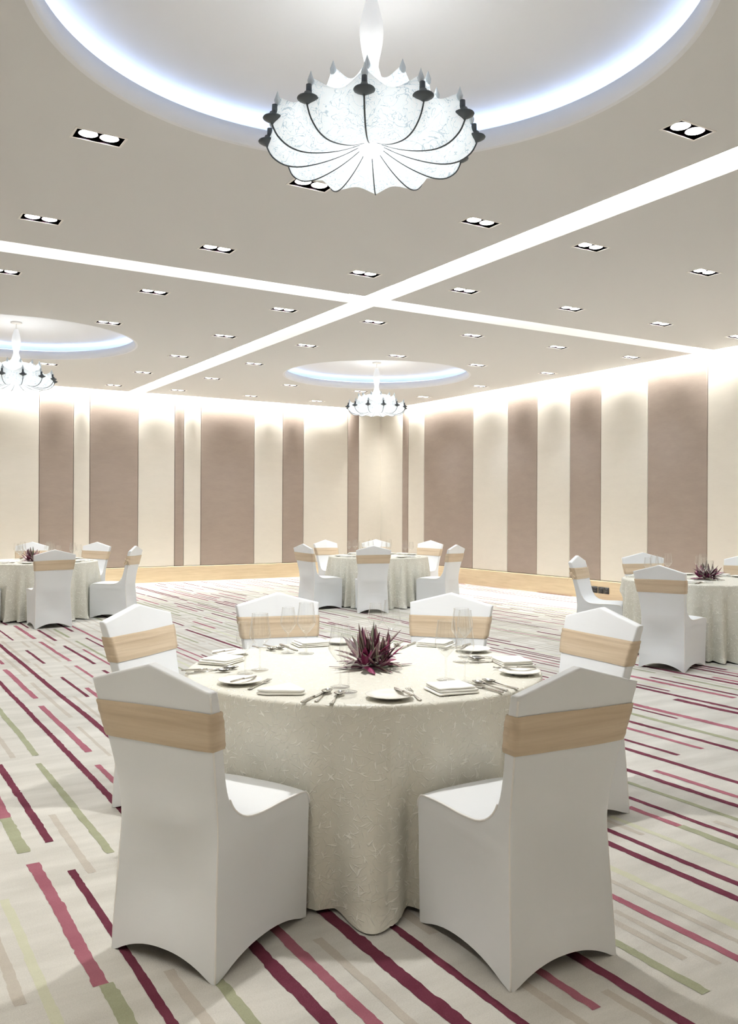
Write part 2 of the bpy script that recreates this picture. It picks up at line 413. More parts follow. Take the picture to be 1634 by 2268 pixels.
while x < XR-0.05:
    y = YN - rnd.uniform(0, 1.5)
    cols = rnd.choice([('b', 'b', 't', 'b'), ('t', 'r', 't', 'y'), ('b', 'g', 't', 'r'), ('t', 't', 'b', 'g'), ('t', 't', 'r', 'b'), ('t', 'y', 't')])
    while y < YB-0.3:
        L_ = rnd.choice([rnd.uniform(0.7, 1.6), rnd.uniform(1.2, 3.8)])
        c = rnd.choice(cols); w = rnd.uniform(0.022, 0.040)
        a, b_ = max(y, YN+.05), min(y+L_, YB-0.15)
        seg = None; t = a
        while t < b_:
            ok = not traced(x, t) and not any(abs(x-s[1]) < 0.075 and s[2]-0.15 < t < s[3]+0.15 for s in STR)
            if ok and seg is None: seg = t
            if (not ok or t+0.1 >= b_) and seg is not None:
                if t-seg > 0.35: stripe(c, x+rnd.uniform(-.01, .01), seg, t, w, 0.07)
                seg = None
            t += 0.1
        y += L_ + rnd.choice([0.0, 0.08, 0.25, rnd.uniform(0.2, 0.8)])
    x += rnd.uniform(0.062, 0.112)
floor = struct(link('floor', bm, [M['carpet'], M['b'], M['r'], M['g'], M['t'], M['y']], smooth=False))

# ------------------------------------------------------------------ walls with padded fabric panels
BACK = [(XL, 'd'), (-0.1, 'l'), (0.9, 'd'), (1.7, 'l'), (3.342, 'd'), (3.982, 'l'), (4.294, 'd'), (5.256, 'l'), (6.022, 'd'), (6.217, 'l'), (6.592, 'd'), (7.811, 'l'),
        (8.497, 'd'), (9.014, 'l'), (10.164, 'd'), (10.457, 'l'), (XR, '')]
RIGHT = [(YB, 'l'), (16.714, 'd'), (16.474, 'l'), (15.852, 'd'), (14.125, 'l'), (13.047, 'd'), (12.22, 'l'), (11.37, 'd'), (10.644, 'l'),
         (9.639, 'd'), (8.52, 'l'), (6.9, 'd'), (6.1, 'l'), (4.9, 'd'), (3.6, 'l'), (2.9, 'd'), (1.7, 'l'), (0.4, 'd'), (YN, '')]
ZP0, ZP1 = 0.325, ZU-0.005
def pad(u0, u1, z0, z1, place, th=0.03):
    """a fabric-wrapped board with rolled vertical edges; place(u, depth, z)"""
    bm = bmesh.new(); g = 0.003; e = 0.016
    prof = [(u0+g, 0), (u0+g, th*0.45), (u0+g+e*0.3, th*0.8), (u0+g+e, th), (u1-g-e, th), (u1-g-e*0.3, th*0.8), (u1-g, th*0.45), (u1-g, 0)]
    rows = [[place(u, dd*0.3 if i == 0 else dd, z) for u, dd in prof] for i, z in enumerate((z0, z0+0.012, z1))]
    V = grid(bm, rows)
    bmesh.ops.recalc_face_normals(bm, faces=bm.faces)
    return bm
def wall(side, tab, place, u0, u1):
    bm = bmesh.new()
    V = [bm.verts.new(place(u, dd, z)) for u, dd, z in ((u0, 0, 0), (u1, 0, 0), (u1, 0, ZU), (u0, 0, ZU), (u0, -.12, 0), (u1, -.12, 0), (u1, -.12, ZU), (u0, -.12, ZU))]
    for f in ((0, 1, 2, 3), (4, 5, 6, 7), (0, 1, 5, 4), (3, 2, 6, 7), (0, 3, 7, 4), (1, 2, 6, 5)): bm.faces.new([V[i] for i in f])
    w = struct(link('wall_'+side, bm, M['backing'], smooth=False))
    for (a, k), (b_, _) in zip(tab, tab[1:]):
        o = link('padded_panel', pad(min(a, b_), max(a, b_), ZP0, ZP1, place), M['panel_dark' if k == 'd' else 'panel_light'], w)
        o['label'] = 'taupe fabric wall panel' if k == 'd' else 'cream fabric wall panel'
    bm = bmesh.new()
    rows = [[place(u, dd, z) for u in (u0, u1)] for dd, z in ((0.0, 0.0), (0.035, 0.0), (0.035, ZP0-0.012), (0.028, ZP0-0.004), (0.0, ZP0-0.004))]
    grid(bm, rows); bmesh.ops.recalc_face_normals(bm, faces=bm.faces)
    struct(link('baseboard_'+side, bm, M['wood'], smooth=False))
wall('back', BACK, lambda u, dd, z: (u, YB-dd, z), XL, XR)
wall('right', RIGHT, lambda u, dd, z: (XR-dd, u, z), YN, YB)
wall('left', [(YN, 'l'), (0.5, 'd'), (1.6, 'l'), (3.4, 'd'), (5.0, 'l'), (6.3, 'd'), (8.2, 'l'), (9.9, 'd'), (12.0, 'l'), (13.1, 'd'), (15.2, 'l'), (YB, '')], lambda u, dd, z: (XL+dd, u, z), YN, YB)
wall('front', [(XL, 'l'), (0.8, 'd'), (2.1, 'l'), (3.6, 'd'), (4.9, 'l'), (6.8, 'd'), (8.2, 'l'), (10.0, 'd'), (XR, '')], lambda u, dd, z: (u, YN+dd, z), XL, XR)

# power sockets in the right-hand baseboard
for i, (y0, y1, lab) in enumerate(((10.893, 10.690, 'wide black double socket in the oak baseboard, leftmost of three'),
                                  (10.673, 10.552, 'square black socket in the oak baseboard, middle of three'),
                                  (10.542, 10.431, 'square black socket in the oak baseboard, rightmost of three'))):
    xf = XR-0.035
    t = empty('power_socket', (xf, (y0+y1)/2, 0.162)); h = (y0-y1)/2
    tag(t, lab, 'power socket')
    bm = bmesh.new(); box(bm, -0.010, 0.002, -h, h, -0.055, 0.055)
    bmesh.ops.bevel(bm, geom=bm.edges[:], offset=0.003, segments=2, affect='EDGES')
    link('socket_plate', bm, M['black'], t)
    for k in range(2 if i == 0 else 1):
        oy = (0.05 if k else -0.05) if i == 0 else 0
        for a, b_, w, hh in ((0, 0.022, 0.004, 0.007), (-0.014, -0.012, 0.006, 0.004), (0.014, -0.012, 0.006, 0.004)):
            bm = bmesh.new(); box(bm, -0.0112, -0.0098, oy+a-w, oy+a+w, b_-hh, b_+hh)
            link('socket_hole', bm, M['socket_mark'], t, smooth=False)

# ------------------------------------------------------------------ downlights
def make_downlight():
    t = empty('ceiling_downlight')
    bm = bmesh.new(); a = 0.011
    ix, iy = HW-0.003, HD-0.003
    def ring(x, y, z): return [(-x, -y, z), (x, -y, z), (x, y, z), (-x, y, z)]
    grid(bm, [ring(ix, iy, 0.012), ring(ix, iy, -0.003), ring(HW+a, HD+a, -0.003), ring(HW+a+.001, HD+a+.001, 0.0004)], True)
    link('trim_frame', bm, M['trim'], t, smooth=False)
    bm = bmesh.new()
    grid(bm, [ring(ix-.001, iy-.001, 0.0), ring(ix-0.004, iy-0.004, 0.07)], True)
    bm.faces.new([bm.verts.new(p) for p in ring(ix-0.004, iy-0.004, 0.07)])
    link('housing', bm, M['reflector'], t, smooth=False)
    for s in (-1, 1):
        bm = bmesh.new()
        lathe(bm, [(0.0635, 0.011), (0.060, 0.016), (0.058, 0.066)], 28, c=(s*0.066, 0, 0))
        r = link('reflector_ring', bm, M['reflector'], t)
        bm = bmesh.new()
        lathe(bm, [(0.058, 0.010), (0.045, 0.005), (0.02, 0.002), (0.001, 0.001)], 28, c=(s*0.066, 0, 0))
        link('lens', bm, M['lens'], t)
    l = bpy.data.lights.new('downlight_beam', 'SPOT'); l.energy = SPOT_W; l.spot_size = radians(86); l.spot_blend = 1.0
    l.shadow_soft_size = 0.05; l.color = (0.84, 0.92, 1.0)
    lo = bpy.data.objects.new('downlight_beam', l); C.objects.link(lo); lo.parent = t; lo.location = (0, 0, -0.02)
    return t
proto = None
ORD = ['first', 'second', 'third', 'fourth', 'fifth', 'sixth']
for bx0, bx1, by0, by1, bay in ((EX0, SX0, EY0, SY0, 'near ceiling bay'), (SX1, EX1, EY0, SY0, 'right-hand ceiling bay'),
                               (EX0, SX0, SY1, EY1, 'left rear ceiling bay'), (SX1, EX1, SY1, EY1, 'far corner ceiling bay')):
    vs = [v for v in DLV if by0 < v < by1]
    for v in vs:
        us = [p[0] for p in DLS if bx0 < p[0] < bx1 and p[1] == v]
        rk = len(vs)-1-vs.index(v)
        for i, u in enumerate(us):
            o = proto if False else None
            if proto is None: o = proto = make_downlight()
            else: o = copy_tree(proto)
            o.location = (u, v, ZC)
            pos = 'rightmost' if i == len(us)-1 else ('leftmost' if i == 0 else ORD[i]+' from the left')
            tag(o, 'twin downlight in %s, %s row from far edge, %s' % (bay, ORD[rk], pos), 'ceiling light', 'twin downlights in the ceiling')

# ------------------------------------------------------------------ chandeliers
NA = 12
ARM = [(0.050, -2.125+0.02), (0.15, -2.14), (0.27, -2.162), (0.37, -2.172), (0.45, -2.160), (0.51, -2.122), (0.540, -2.075), (0.545, -2.03), (0.535, -1.985)]
def make_chandelier():
    """hung from the top of the round recess; local z is measured from the plane 3.863 + canopy"""
    t = empty('chandelier')
    Z = lambda zrel: zrel+1.465-ZC          # relative camera height -> local (origin on the lowered ceiling plane)
    # membrane profile: (radius at arm, z at arm, radius between arms, z between arms)
    P = [(0.055, 1.790, 0.054, 1.792), (0.075, 1.778, 0.070, 1.784), (0.13, 1.752, 0.122, 1.760), (0.21, 1.724, 0.196, 1.735), (0.30, 1.703, 0.278, 1.716),
         (0.38, 1.695, 0.348, 1.712), (0.45, 1.708, 0.404, 1.730), (0.505, 1.745, 0.448, 1.762), (0.532, 1.790, 0.470, 1.798), (0.536, 1.822, 0.478, 1.825),
         (0.518, 1.855, 0.478, 1.842), (0.507, 1.885, 0.474, 1.856), (0.500, 1.925, 0.466, 1.868)]
    Q = [(0.500, 1.925, 0.466, 1.868), (0.478, 1.892, 0.445, 1.872), (0.44, 1.880, 0.41, 1.868), (0.39, 1.885, 0.37, 1.872)]
    U = [(0.375, 1.900, 0.355, 1.88), (0.358, 1.94, 0.340, 1.92), (0.344, 1.99, 0.322, 1.955), (0.332, 2.045, 0.300, 1.985),
         (0.295, 2.01, 0.27, 1.982), (0.22, 1.990, 0.20, 1.980), (0.15, 2.005, 0.14, 2.00), (0.09, 2.055, 0.088, 2.055), (0.055, 2.11, 0.055, 2.11), (0.036, 2.17, 0.036, 2.17)]
    bm = bmesh.new(); K = 15
    def row(p, na, off=0.0):
        p = (p[0]*0.955 if p[0] > 0.1 else p[0], p[1], p[2]*0.955 if p[2] > 0.1 else p[2], p[3])
        r = []
        for j in range(NA*K):
            ph = 2*pi*j/(NA*K)
            s = (ph*na/(2*pi)+off) % 1.0
            m = 1-(2*abs(s-0.5))**2.2             # 0 at an arm, 1 midway (cusped at the arm)
            w = 0.5-0.5*cos(2*pi*s)
            m = 0.6*m+0.4*w
            rr = p[0]+(p[2]-p[0])*m; zz = p[1]+(p[3]-p[1])*m
            r.append((rr*cos(ph), rr*sin(ph), Z(zz)))
        return r
    rows = [row(p, NA) for p in catmull(P, 3)]+[row(p, NA) for p in catmull(Q, 2)[1:]]+[row(p, NA) for p in catmull(U, 3)]
    grid(bm, rows, True)
    link('shade', bm, M['shade'], t)
    for i in range(NA):
        a = 2*pi*i/NA
        bm = bmesh.new()
        pts = [(r*0.958, z) for r, z in [(0.06, 1.783), (0.13, 1.752), (0.21, 1.7235), (0.30, 1.702), (0.38, 1.694), (0.45, 1.707), (0.506, 1.744), (0.534, 1.790), (0.540, 1.815)]]
        tube(bm, [(r*cos(a), r*sin(a), Z(z)) for r, z in catmull(pts, 3)], [0.0018+0.0022*min(1, k/14) for k in range(25)], 6)
        arm = link('arm', bm, M['arm'], t)
        c = (0.508*cos(a), 0.508*sin(a))
        bm = bmesh.new()
        lathe(bm, [(0.002, 1.793), (0.010, 1.798), (0.030, 1.807), (0.0455, 1.8165), (0.048, 1.821), (0.045, 1.826), (0.032, 1.830), (0.020, 1.838), (0.0145, 1.850), (0.002, 1.851)], 20, c=(c[0], c[1], Z(0)))
        link('candle_cup', bm, M['cup'], arm)
        bm = bmesh.new(); c2 = (0.500*cos(a), 0.500*sin(a))
        lathe(bm, [(0.002, 1.84), (0.0135, 1.842), (0.0125, 1.885), (0.002, 1.886)], 12, c=(c2[0], c2[1], Z(0)))
        link('candle', bm, M['cup'], arm)
        bm = bmesh.new(); c3 = (0.486*cos(a), 0.486*sin(a))
        lathe(bm, [(0.006, 1.886), (0.014, 1.898), (0.016, 1.908), (0.010, 1.924), (0.005, 1.938), (0.0008, 1.952)], 10, c=(c3[0], c3[1], Z(0)))
        link('bulb_tip', bm, M['crystal'], arm)
    for i in range(NA):
        a = 2*pi*i/NA
        bm = bmesh.new()
        lathe(bm, [(0.006, 2.0), (0.014, 2.015), (0.015, 2.03), (0.009, 2.047), (0.0008, 2.07)], 10, c=(0.318*cos(a), 0.318*sin(a), Z(0)))
        link('upper_tip', bm, M['crystal'], t)
    bm = bmesh.new(); tube(bm, [(0.17*cos(2*pi*k/48), 0.17*sin(2*pi*k/48), Z(2.022)) for k in range(49)], 0.010, 6, False)  # hidden glowing ring added on the shade to light the recess above
    link('added_glow_ring', bm, M['added_glow'], t)
    bm = bmesh.new()
    bmesh.ops.create_icosphere(bm, subdivisions=3, radius=0.062)
    for v in bm.verts: v.co.z = v.co.z*(0.8 if v.co.z < 0 else 0.35)+Z(1.782)
    link('glass_hub', bm, M['hub'], t, smooth=False)
    bm = bmesh.new()
    sp = catmull([(0.034, 2.15), (0.036, 2.20), (0.050, 2.27), (0.058, 2.34), (0.053, 2.40), (0.038, 2.46), (0.027, 2.50), (0.012, 2.508)], 5)
    N = 40
    grid(bm, [[(r*(1+0.03*abs(cos(5*2*pi*k/N)))*cos(2*pi*k/N), r*(1+0.03*abs(cos(5*2*pi*k/N)))*sin(2*pi*k/N), Z(z)) for k in range(N)] for r, z in sp], True)
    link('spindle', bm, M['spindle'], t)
    bm = bmesh.new(); tube(bm, [(0, 0, Z(2.50)), (0, 0, ZC+0.233-ZC)], 0.004, 8)
    link('cable', bm, M['trim'], t)
    bm = bmesh.new(); lathe(bm, [(0.075, 0.2335), (0.075, 0.222), (0.068, 0.214), (0.03, 0.210), (0.004, 0.209)], 36)
    link('canopy', bm, M['trim'], t)
    l = bpy.data.lights.new('chandelier_lamp', 'POINT'); l.energy = SHADE_IN_W; l.shadow_soft_size = 0.09; l.color = (0.96, 0.99, 1.0)
    lo = bpy.data.objects.new('chandelier_lamp', l); C.objects.link(lo); lo.parent = t; lo.location = (0, 0, Z(1.86))
    l = bpy.data.lights.new('hub_beam', 'SPOT'); l.energy = HUB_W; l.spot_size = radians(96); l.spot_blend = 1.0; l.shadow_soft_size = 0.06; l.color = (1.0, 0.985, 0.95)
    lo = bpy.data.objects.new('hub_beam', l); C.objects.link(lo); lo.parent = t; lo.location = (0, 0, Z(1.705))
    return t
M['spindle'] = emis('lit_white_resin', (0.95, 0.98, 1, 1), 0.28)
ch = make_chandelier(); ch.location = (DOMES[0][0], DOMES[0][1], ZC); ch.rotation_euler.z = radians(-124.8)
tag(ch, 'large white cocoon chandelier with dark candle cups hanging above the front table', 'chandelier', 'cocoon chandeliers')
c2 = copy_tree(ch); c2.location = (DOMES[3][0], DOMES[3][1], ZC); c2.rotation_euler.z = radians(-108.3)
tag(c2, 'small distant white cocoon chandelier hanging near the far corner of the room', 'chandelier', 'cocoon chandeliers')
c3 = copy_tree(ch); c3.location = (DOMES[2][0], DOMES[2][1], ZC); c3.rotation_euler.z = radians(-89.7)
tag(c3, 'white cocoon chandelier cut by the left edge of the photo', 'chandelier', 'cocoon chandeliers')

# ------------------------------------------------------------------ covered chair
# (y, z, half width)
FP = catmull([(.266, 0, .200), (.268, .10, .202), (.268, .22, .205), (.266, .34, .208), (.264, .415, .211), (.250, .452, .213), (.215, .466, .215), (.10, .470, .219), (-.02, .467, .221),
      (-.105, .476, .220), (-.160, .512, .216), (-.192, .575, .216), (-.222, .68, .226), (-.248, .79, .241), (-.272, .865, .250), (-.288, .914, .256)], 3)
RP = catmull([(-.266, 0, .228), (-.263, .07, .2265), (-.259, .14, .224), (-.254, .20, .2215), (-.252, .24, .220), (-.249, .27, .219), (-.2475, .30, .2175), (-.243, .36, .215), (-.239, .42, .213), (-.239, .46, .213), (-.242, .50, .2138), (-.252, .575, .2175), (-.275, .685, .228), (-.299, .79, .242), (-.316, .865, .251), (-.328, .914, .257)], 3)
PEAK = 0.068
NU = 28; NS = 16
def arch(u, h): return h*(1-min(1, abs(u)/0.91)**2.2)
def zhem(z, a): return a+z*(1-a/0.40) if z < 0.40 else z
def lift(z):
    t = max(0, min(1, (z-0.72)/(0.914-0.72))); return t**1.3
def cover_mesh(seed):
    bm = bmesh.new(); r = random.Random(seed)
    Fv = []; Rv = []
    n = len(FP)
    for i in range(n):
        rowf = []; rowr = []
        for j in range(NU+1):
            u = -1+2*j/NU
            y, z, w = FP[i]
            if i/n < 0.28:
                a = arch(u, 0.040); zz = zhem(z, a); yy = y-0.014*(1-u*u)*sin(pi*min(1, z/0.42))
            else:
                zz = z; yy = y
                if 0.3 < i/n < 0.66: zz += 0.010*(1-abs(u)**3)            # crown of the seat
                if i/n >= 0.7: zz += PEAK*(1-abs(u))*lift(z); yy += 0.006*(1-u*u)*sin(pi*min(1, max(0, (z-.5)/.41)))
            rowf.append(bm.verts.new((u*w, yy, zz)))
            y, z, w = RP[i]
            a = arch(u, 0.058); zz = zhem(z, a); yy = y
            if z < 0.46: yy += 0.036*(1-u*u)*sin(pi*z/0.46)**1.4        # fabric pulled in between the legs
            if z > 0.42: yy -= 0.010*(1-u**4)*sin(pi*min(1, (z-.42)/.45)); zz += PEAK*(1-abs(u))*lift(z)
            # imprint of the seat rail on the back
            yy -= 0.014*exp(-((z-0.49)/0.075)**2)*(1-abs(u)**4)
            rowr.append(bm.verts.new((u*w, yy, zz)))
        Fv.append(rowf); Rv.append(rowr)
    S = {}
    for sgn, jj in ((-1, 0), (1, NU)):
        g = []
        for i in range(n):
            a_, b_ = Fv[i][jj], Rv[i][jj]; line = [a_]
            yf, zf, wf = FP[i]; yr, zr, wr = RP[i]
            lo = min(0.3, 0.0105/max(0.02, abs(yf-yr)))
            for k in range(1, NS):
                t = lo+(1-2*lo)*(k-1)/(NS-2); v = 2*t-1
                x = wf+(wr-wf)*t; y = yf+(yr-yf)*t; z = zf+(zr-zf)*t
                if z < 0.40:
                    z = zhem(z, arch(v, 0.050)); x -= 0.020*(1-v*v)*sin(pi*min(1, (zf+(zr-zf)*t)/0.42))
                line.append(bm.verts.new((sgn*x, y, z)))
            line.append(b_); g.append(line)
        S[sgn] = g
    def quads(g):
        for i in range(len(g)-1):
            for j in range(len(g[0])-1): bm.faces.new((g[i][j], g[i][j+1], g[i+1][j+1], g[i+1][j]))
    quads(Fv); quads(Rv); quads(S[-1]); quads(S[1])
    quads([Fv[-1], Rv[-1]])
    bm.edges.ensure_lookup_table(); bm.verts.index_update()
    ridge_e = []
    def edge(a, b): 
        e = bm.edges.get((a, b)); 
        if e: ridge_e.append(e)
    for g in (Fv, Rv):
        for i in range(n-1):
            if g is Fv and 0.43 < FP[i][1] < 0.53 and FP[i][0] > -0.17: continue      # the seat edge carries a raised seam instead
            edge(g[i][0], g[i+1][0]); edge(g[i][NU], g[i+1][NU])
        for j in range(NU): edge(g[-1][j], g[-1][j+1])
    rearL = [g[0].co.copy() for g in Rv]; rearR = [g[NU].co.copy() for g in Rv]
    top = [v.co.copy() for v in Rv[-1]]
    fl = [g[0].co.copy() for g in Fv]; fr = [g[NU].co.copy() for g in Fv]
    bmesh.ops.recalc_face_normals(bm, faces=bm.faces)
    bmesh.ops.bevel(bm, geom=ridge_e, offset=0.009, segments=3, profile=0.6, affect='EDGES')
    return bm, rearL, rearR, top, fl, fr
def tabz(P, z, rear):
    best = [p for p in P if p[1] > 0.55] if not rear else [p for p in P if p[1] > 0.5]
    t = [(p[1], p[0], p[2]) for p in best]
    return interp(t, z)
def sash_mesh(seed, tails=0):
    bm = bmesh.new(); r = random.Random(seed); rows = []
    z0, z1 = 0.722, 0.846; n = 22
    def base(z, u):                     # height on the unpeaked back that ends up at height z
        q = z
        for _ in range(6): q = z-PEAK*(1-abs(u))*lift(q)
        return q
    for i in range(n+1):
        z = z0+(z1-z0)*i/n; K = 24
        o = 0.0030 + 0.0010*noise.noise(Vector((seed, z*60, 0)))+0.0005*sin(z*170+seed)
        if i in (0, n): o = 0.0015
        pts = []
        def zat(x, y): return z+0.004*noise.noise(Vector((x*4+seed*3, y*5, i*0.08)))-0.010*(x/0.25)*(1 if seed % 2 else -1)*0.5
        for rear in (True, False):
            for k in range(K+1):
                u = (-1+2*k/K)*(1 if rear else -1)
                zz = zat(u*0.24, -0.3 if rear else -0.26); q = base(zz, u)
                y, w = tabz(RP if rear else FP, q, rear)
                if rear: y += -0.010*(1-u**4)*sin(pi*min(1, (q-.42)/.45))-o-0.0015
                else: y += 0.006*(1-u*u)*sin(pi*min(1, max(0, (q-.5)/.41)))+o+0.0015
                pts.append((u*(w+o), y, zz))
        rows.append(pts)
    grid(bm, rows, True)
    bmesh.ops.recalc_face_normals(bm, faces=bm.faces)
    return bm
def make_chair(seed, knot=None):
    t = empty('banquet_chair')
    bm, rl, rr, top, fl, fr = cover_mesh(seed)
    link('stretch_cover', bm, M['spandex'], t)
    for pts, ox in ((rl, -1), (rr, 1)):
        bm = bmesh.new()
        P = [Vector(p)+Vector((-0.0035*ox, 0.004, 0)) for p in pts[:-1]]
        tube(bm, P, 0.0036, 6)
        link('seam_piping', bm, M['piping'], t)
    for pts, ox in ((fl, -1), (fr, 1)):
        P = [Vector(p)+Vector((-0.0012*ox, 0, -0.0012)) for p, q in zip(pts, FP) if q[1] > 0.40 and q[1] < 0.56]
        bm = bmesh.new(); tube(bm, P, 0.0042, 6)
        link('seat_seam', bm, M['piping'], t)
    s = link('sash', sash_mesh(seed), M['sash'], t)
    if knot is not None:
        bm = bmesh.new()
        x0 = knot*0.262; y0 = -0.29
        bmesh.ops.create_icosphere(bm, subdivisions=3, radius=0.02, matrix=Matrix.Translation((x0+0.006*knot, y0, 0.79)))
        for v in bm.verts: v.co += Vector((noise.noise(v.co*40), noise.noise(v.co*40+Vector((5, 0, 0))), noise.noise(v.co*40+Vector((9, 0, 0)))))*0.006
        for k, (dx, dy, dz) in enumerate(((0.012, 0.045, -0.05), (0.016, 0.03, 0.02), (0.012, -0.02, -0.06))):
            rows = []
            for i in range(9):
                q = i/8; c = Vector((x0+dx*knot*q*1.4+0.006*knot, y0+dy*q, 0.79+dz*q)); w = 0.006+0.020*q
                rows.append([tuple(c+Vector((0.003*sin(j*1.7+k), w*(j/6-0.5)*2*0.5, w*(j/6-0.5)*1.3))) for j in range(7)])
            grid(bm, rows)
        link('sash_knot', bm, M['sash'], s)
    return t
CHAIRS = [
 ('N', 1.138, 2.882, -1.089, 'white covered chair with its back to the camera, front left of the nearest table'),
 ('N', 1.995, 2.324, 0.001, 'white covered chair with its back to the camera, front right of the nearest table'),
 ('N', 3.063, 3.230, 1.550, 'white covered chair right of the nearest table, behind the front right chair'),
 ('N', 1.509, 4.262, -2.571, 'white covered chair at the left of the nearest table, above the front left chair'),
 ('N', 2.227, 4.464, 3.015, 'white covered chair on the far side of the nearest table, left of its flowers'),
 ('N', 2.927, 4.075, 2.208, 'white covered chair on the far side of the nearest table, right of its flowers'),
 ('F', 6.765, 11.047, -0.430, 'small white covered chair seen from behind, centred in front of the far table'),
 ('F', 6.327, 11.812, -1.500, 'small white covered chair in side view at the left of the far table'),
 ('F', 7.300, 13.033, -2.941, 'small white covered chair behind the far table, at its back left'),
 ('F', 8.082, 12.924, 2.777, 'small white covered chair behind the far table, hidden by glasses and another chair'),
 ('F', 8.511, 12.298, 1.924, 'small white covered chair behind the far table, at its back right'),
 ('F', 7.845, 10.854, 0.451, 'small white covered chair in side view at the right of the far table'),
 ('L', 2.326, 11.655, 0.048, 'white covered chair seen from behind in front of the left table'),
 ('Lk', 3.316, 12.260, 0.972, 'white covered chair in side view at the right of the left table'),
 ('L', 3.234, 13.636, 2.219, 'white covered chair behind the left table, at its back right'),
 ('L', 2.433, 14.011, 2.544, 'white covered chair behind the flowers of the left table'),
 ('Rk', 7.358, 7.024, -2.662, 'white covered chair at the left of the right-hand table, by the wall sockets'),
 ('R', 8.353, 7.226, 2.594, 'white covered chair behind the right-hand table, left of its flowers'),
 ('R', 6.870, 5.663, -1.304, 'white covered chair seen from behind in front of the right-hand table'),
 ('R', 8.978, 6.502, 1.859, 'white covered chair behind the right-hand table, cut by the right edge of the photo'),
 ('L', 1.523, 12.271, -0.896, 'white covered chair at the left of the left table, only a sliver inside the photo'),
]
GRP = {'N': 'covered chairs around the nearest table', 'F': 'covered chairs around the far table', 'L': 'covered chairs around the left table', 'R': 'covered chairs around the right-hand table'}
pa = make_chair(1); pb = make_chair(2); pk = make_chair(3, -1); pk2 = make_chair(4, 1)
used = set()
for i, (tb, x, y, a, lab) in enumerate(CHAIRS):
    p = (pk if tb == 'Lk' else pk2) if tb.endswith('k') else (pa if i % 2 else pb)
    o = p if p.name not in used else copy_tree(p)
    used.add(p.name)
    o.location = (x, y, 0); o.rotation_euler.z = a
    tag(o, lab, 'chair', GRP[tb[0]])

# ------------------------------------------------------------------ tables and cloths
TAB = {'N': (2.057, 3.417), 'F': (7.448, 11.941), 'L': (2.427, 12.855), 'R': (7.905, 6.187)}
RT, ZT = 0.786, 0.762
def make_table():
    t = empty('round_table')
    bm = bmesh.new(); lathe(bm, [(0.01, 0.735), (RT-0.02, 0.735), (RT-0.012, 0.745), (RT-0.014, 0.757), (RT-0.03, 0.7585), (0.01, 0.7585)], 96)
    link('tabletop', bm, M['wood'], t)
    for sx in (-1, 1):
        bm = bmesh.new()
        tube(bm, [(sx*0.42, -0.33, 0.004), (sx*0.42, -0.33, 0.60), (sx*0.42, -0.29, 0.70), (sx*0.42, 0.29, 0.70), (sx*0.42, 0.33, 0.60), (sx*0.42, 0.33, 0.004)], 0.014, 10)
        link('leg', bm, M['black'], t)
    bm = bmesh.new(); box(bm, -0.45, 0.45, -0.03, 0.03, 0.70, 0.734)
    link('rail', bm, M['black'], t)
    return t
def seats_of(key):
    """front corners of the seats pushed against this table, relative to its centre"""
    out = []
    for c in CHAIRS:
        if c[0][0] != key: continue
        ca, sa = cos(c[3]), sin(c[3]); ox, oy = c[1]-TAB[key][0], c[2]-TAB[key][1]
        out.append((ox, oy, ca, sa))
    return out
def seat_limit(seats, th):
    """how far the cloth can hang out in direction th before it meets a chair"""
    lim = 9.0; dx, dy = cos(th), sin(th)
    for ox, oy, ca, sa in seats:
        for k in range(60):
            q = 0.5+k*0.008
            X = q*dx-ox; Y = q*dy-oy; lx = X*ca+Y*sa; ly = -X*sa+Y*ca
            if abs(lx) < 0.232 and abs(ly) < 0.283: lim = min(lim, q-0.008); break
    return lim
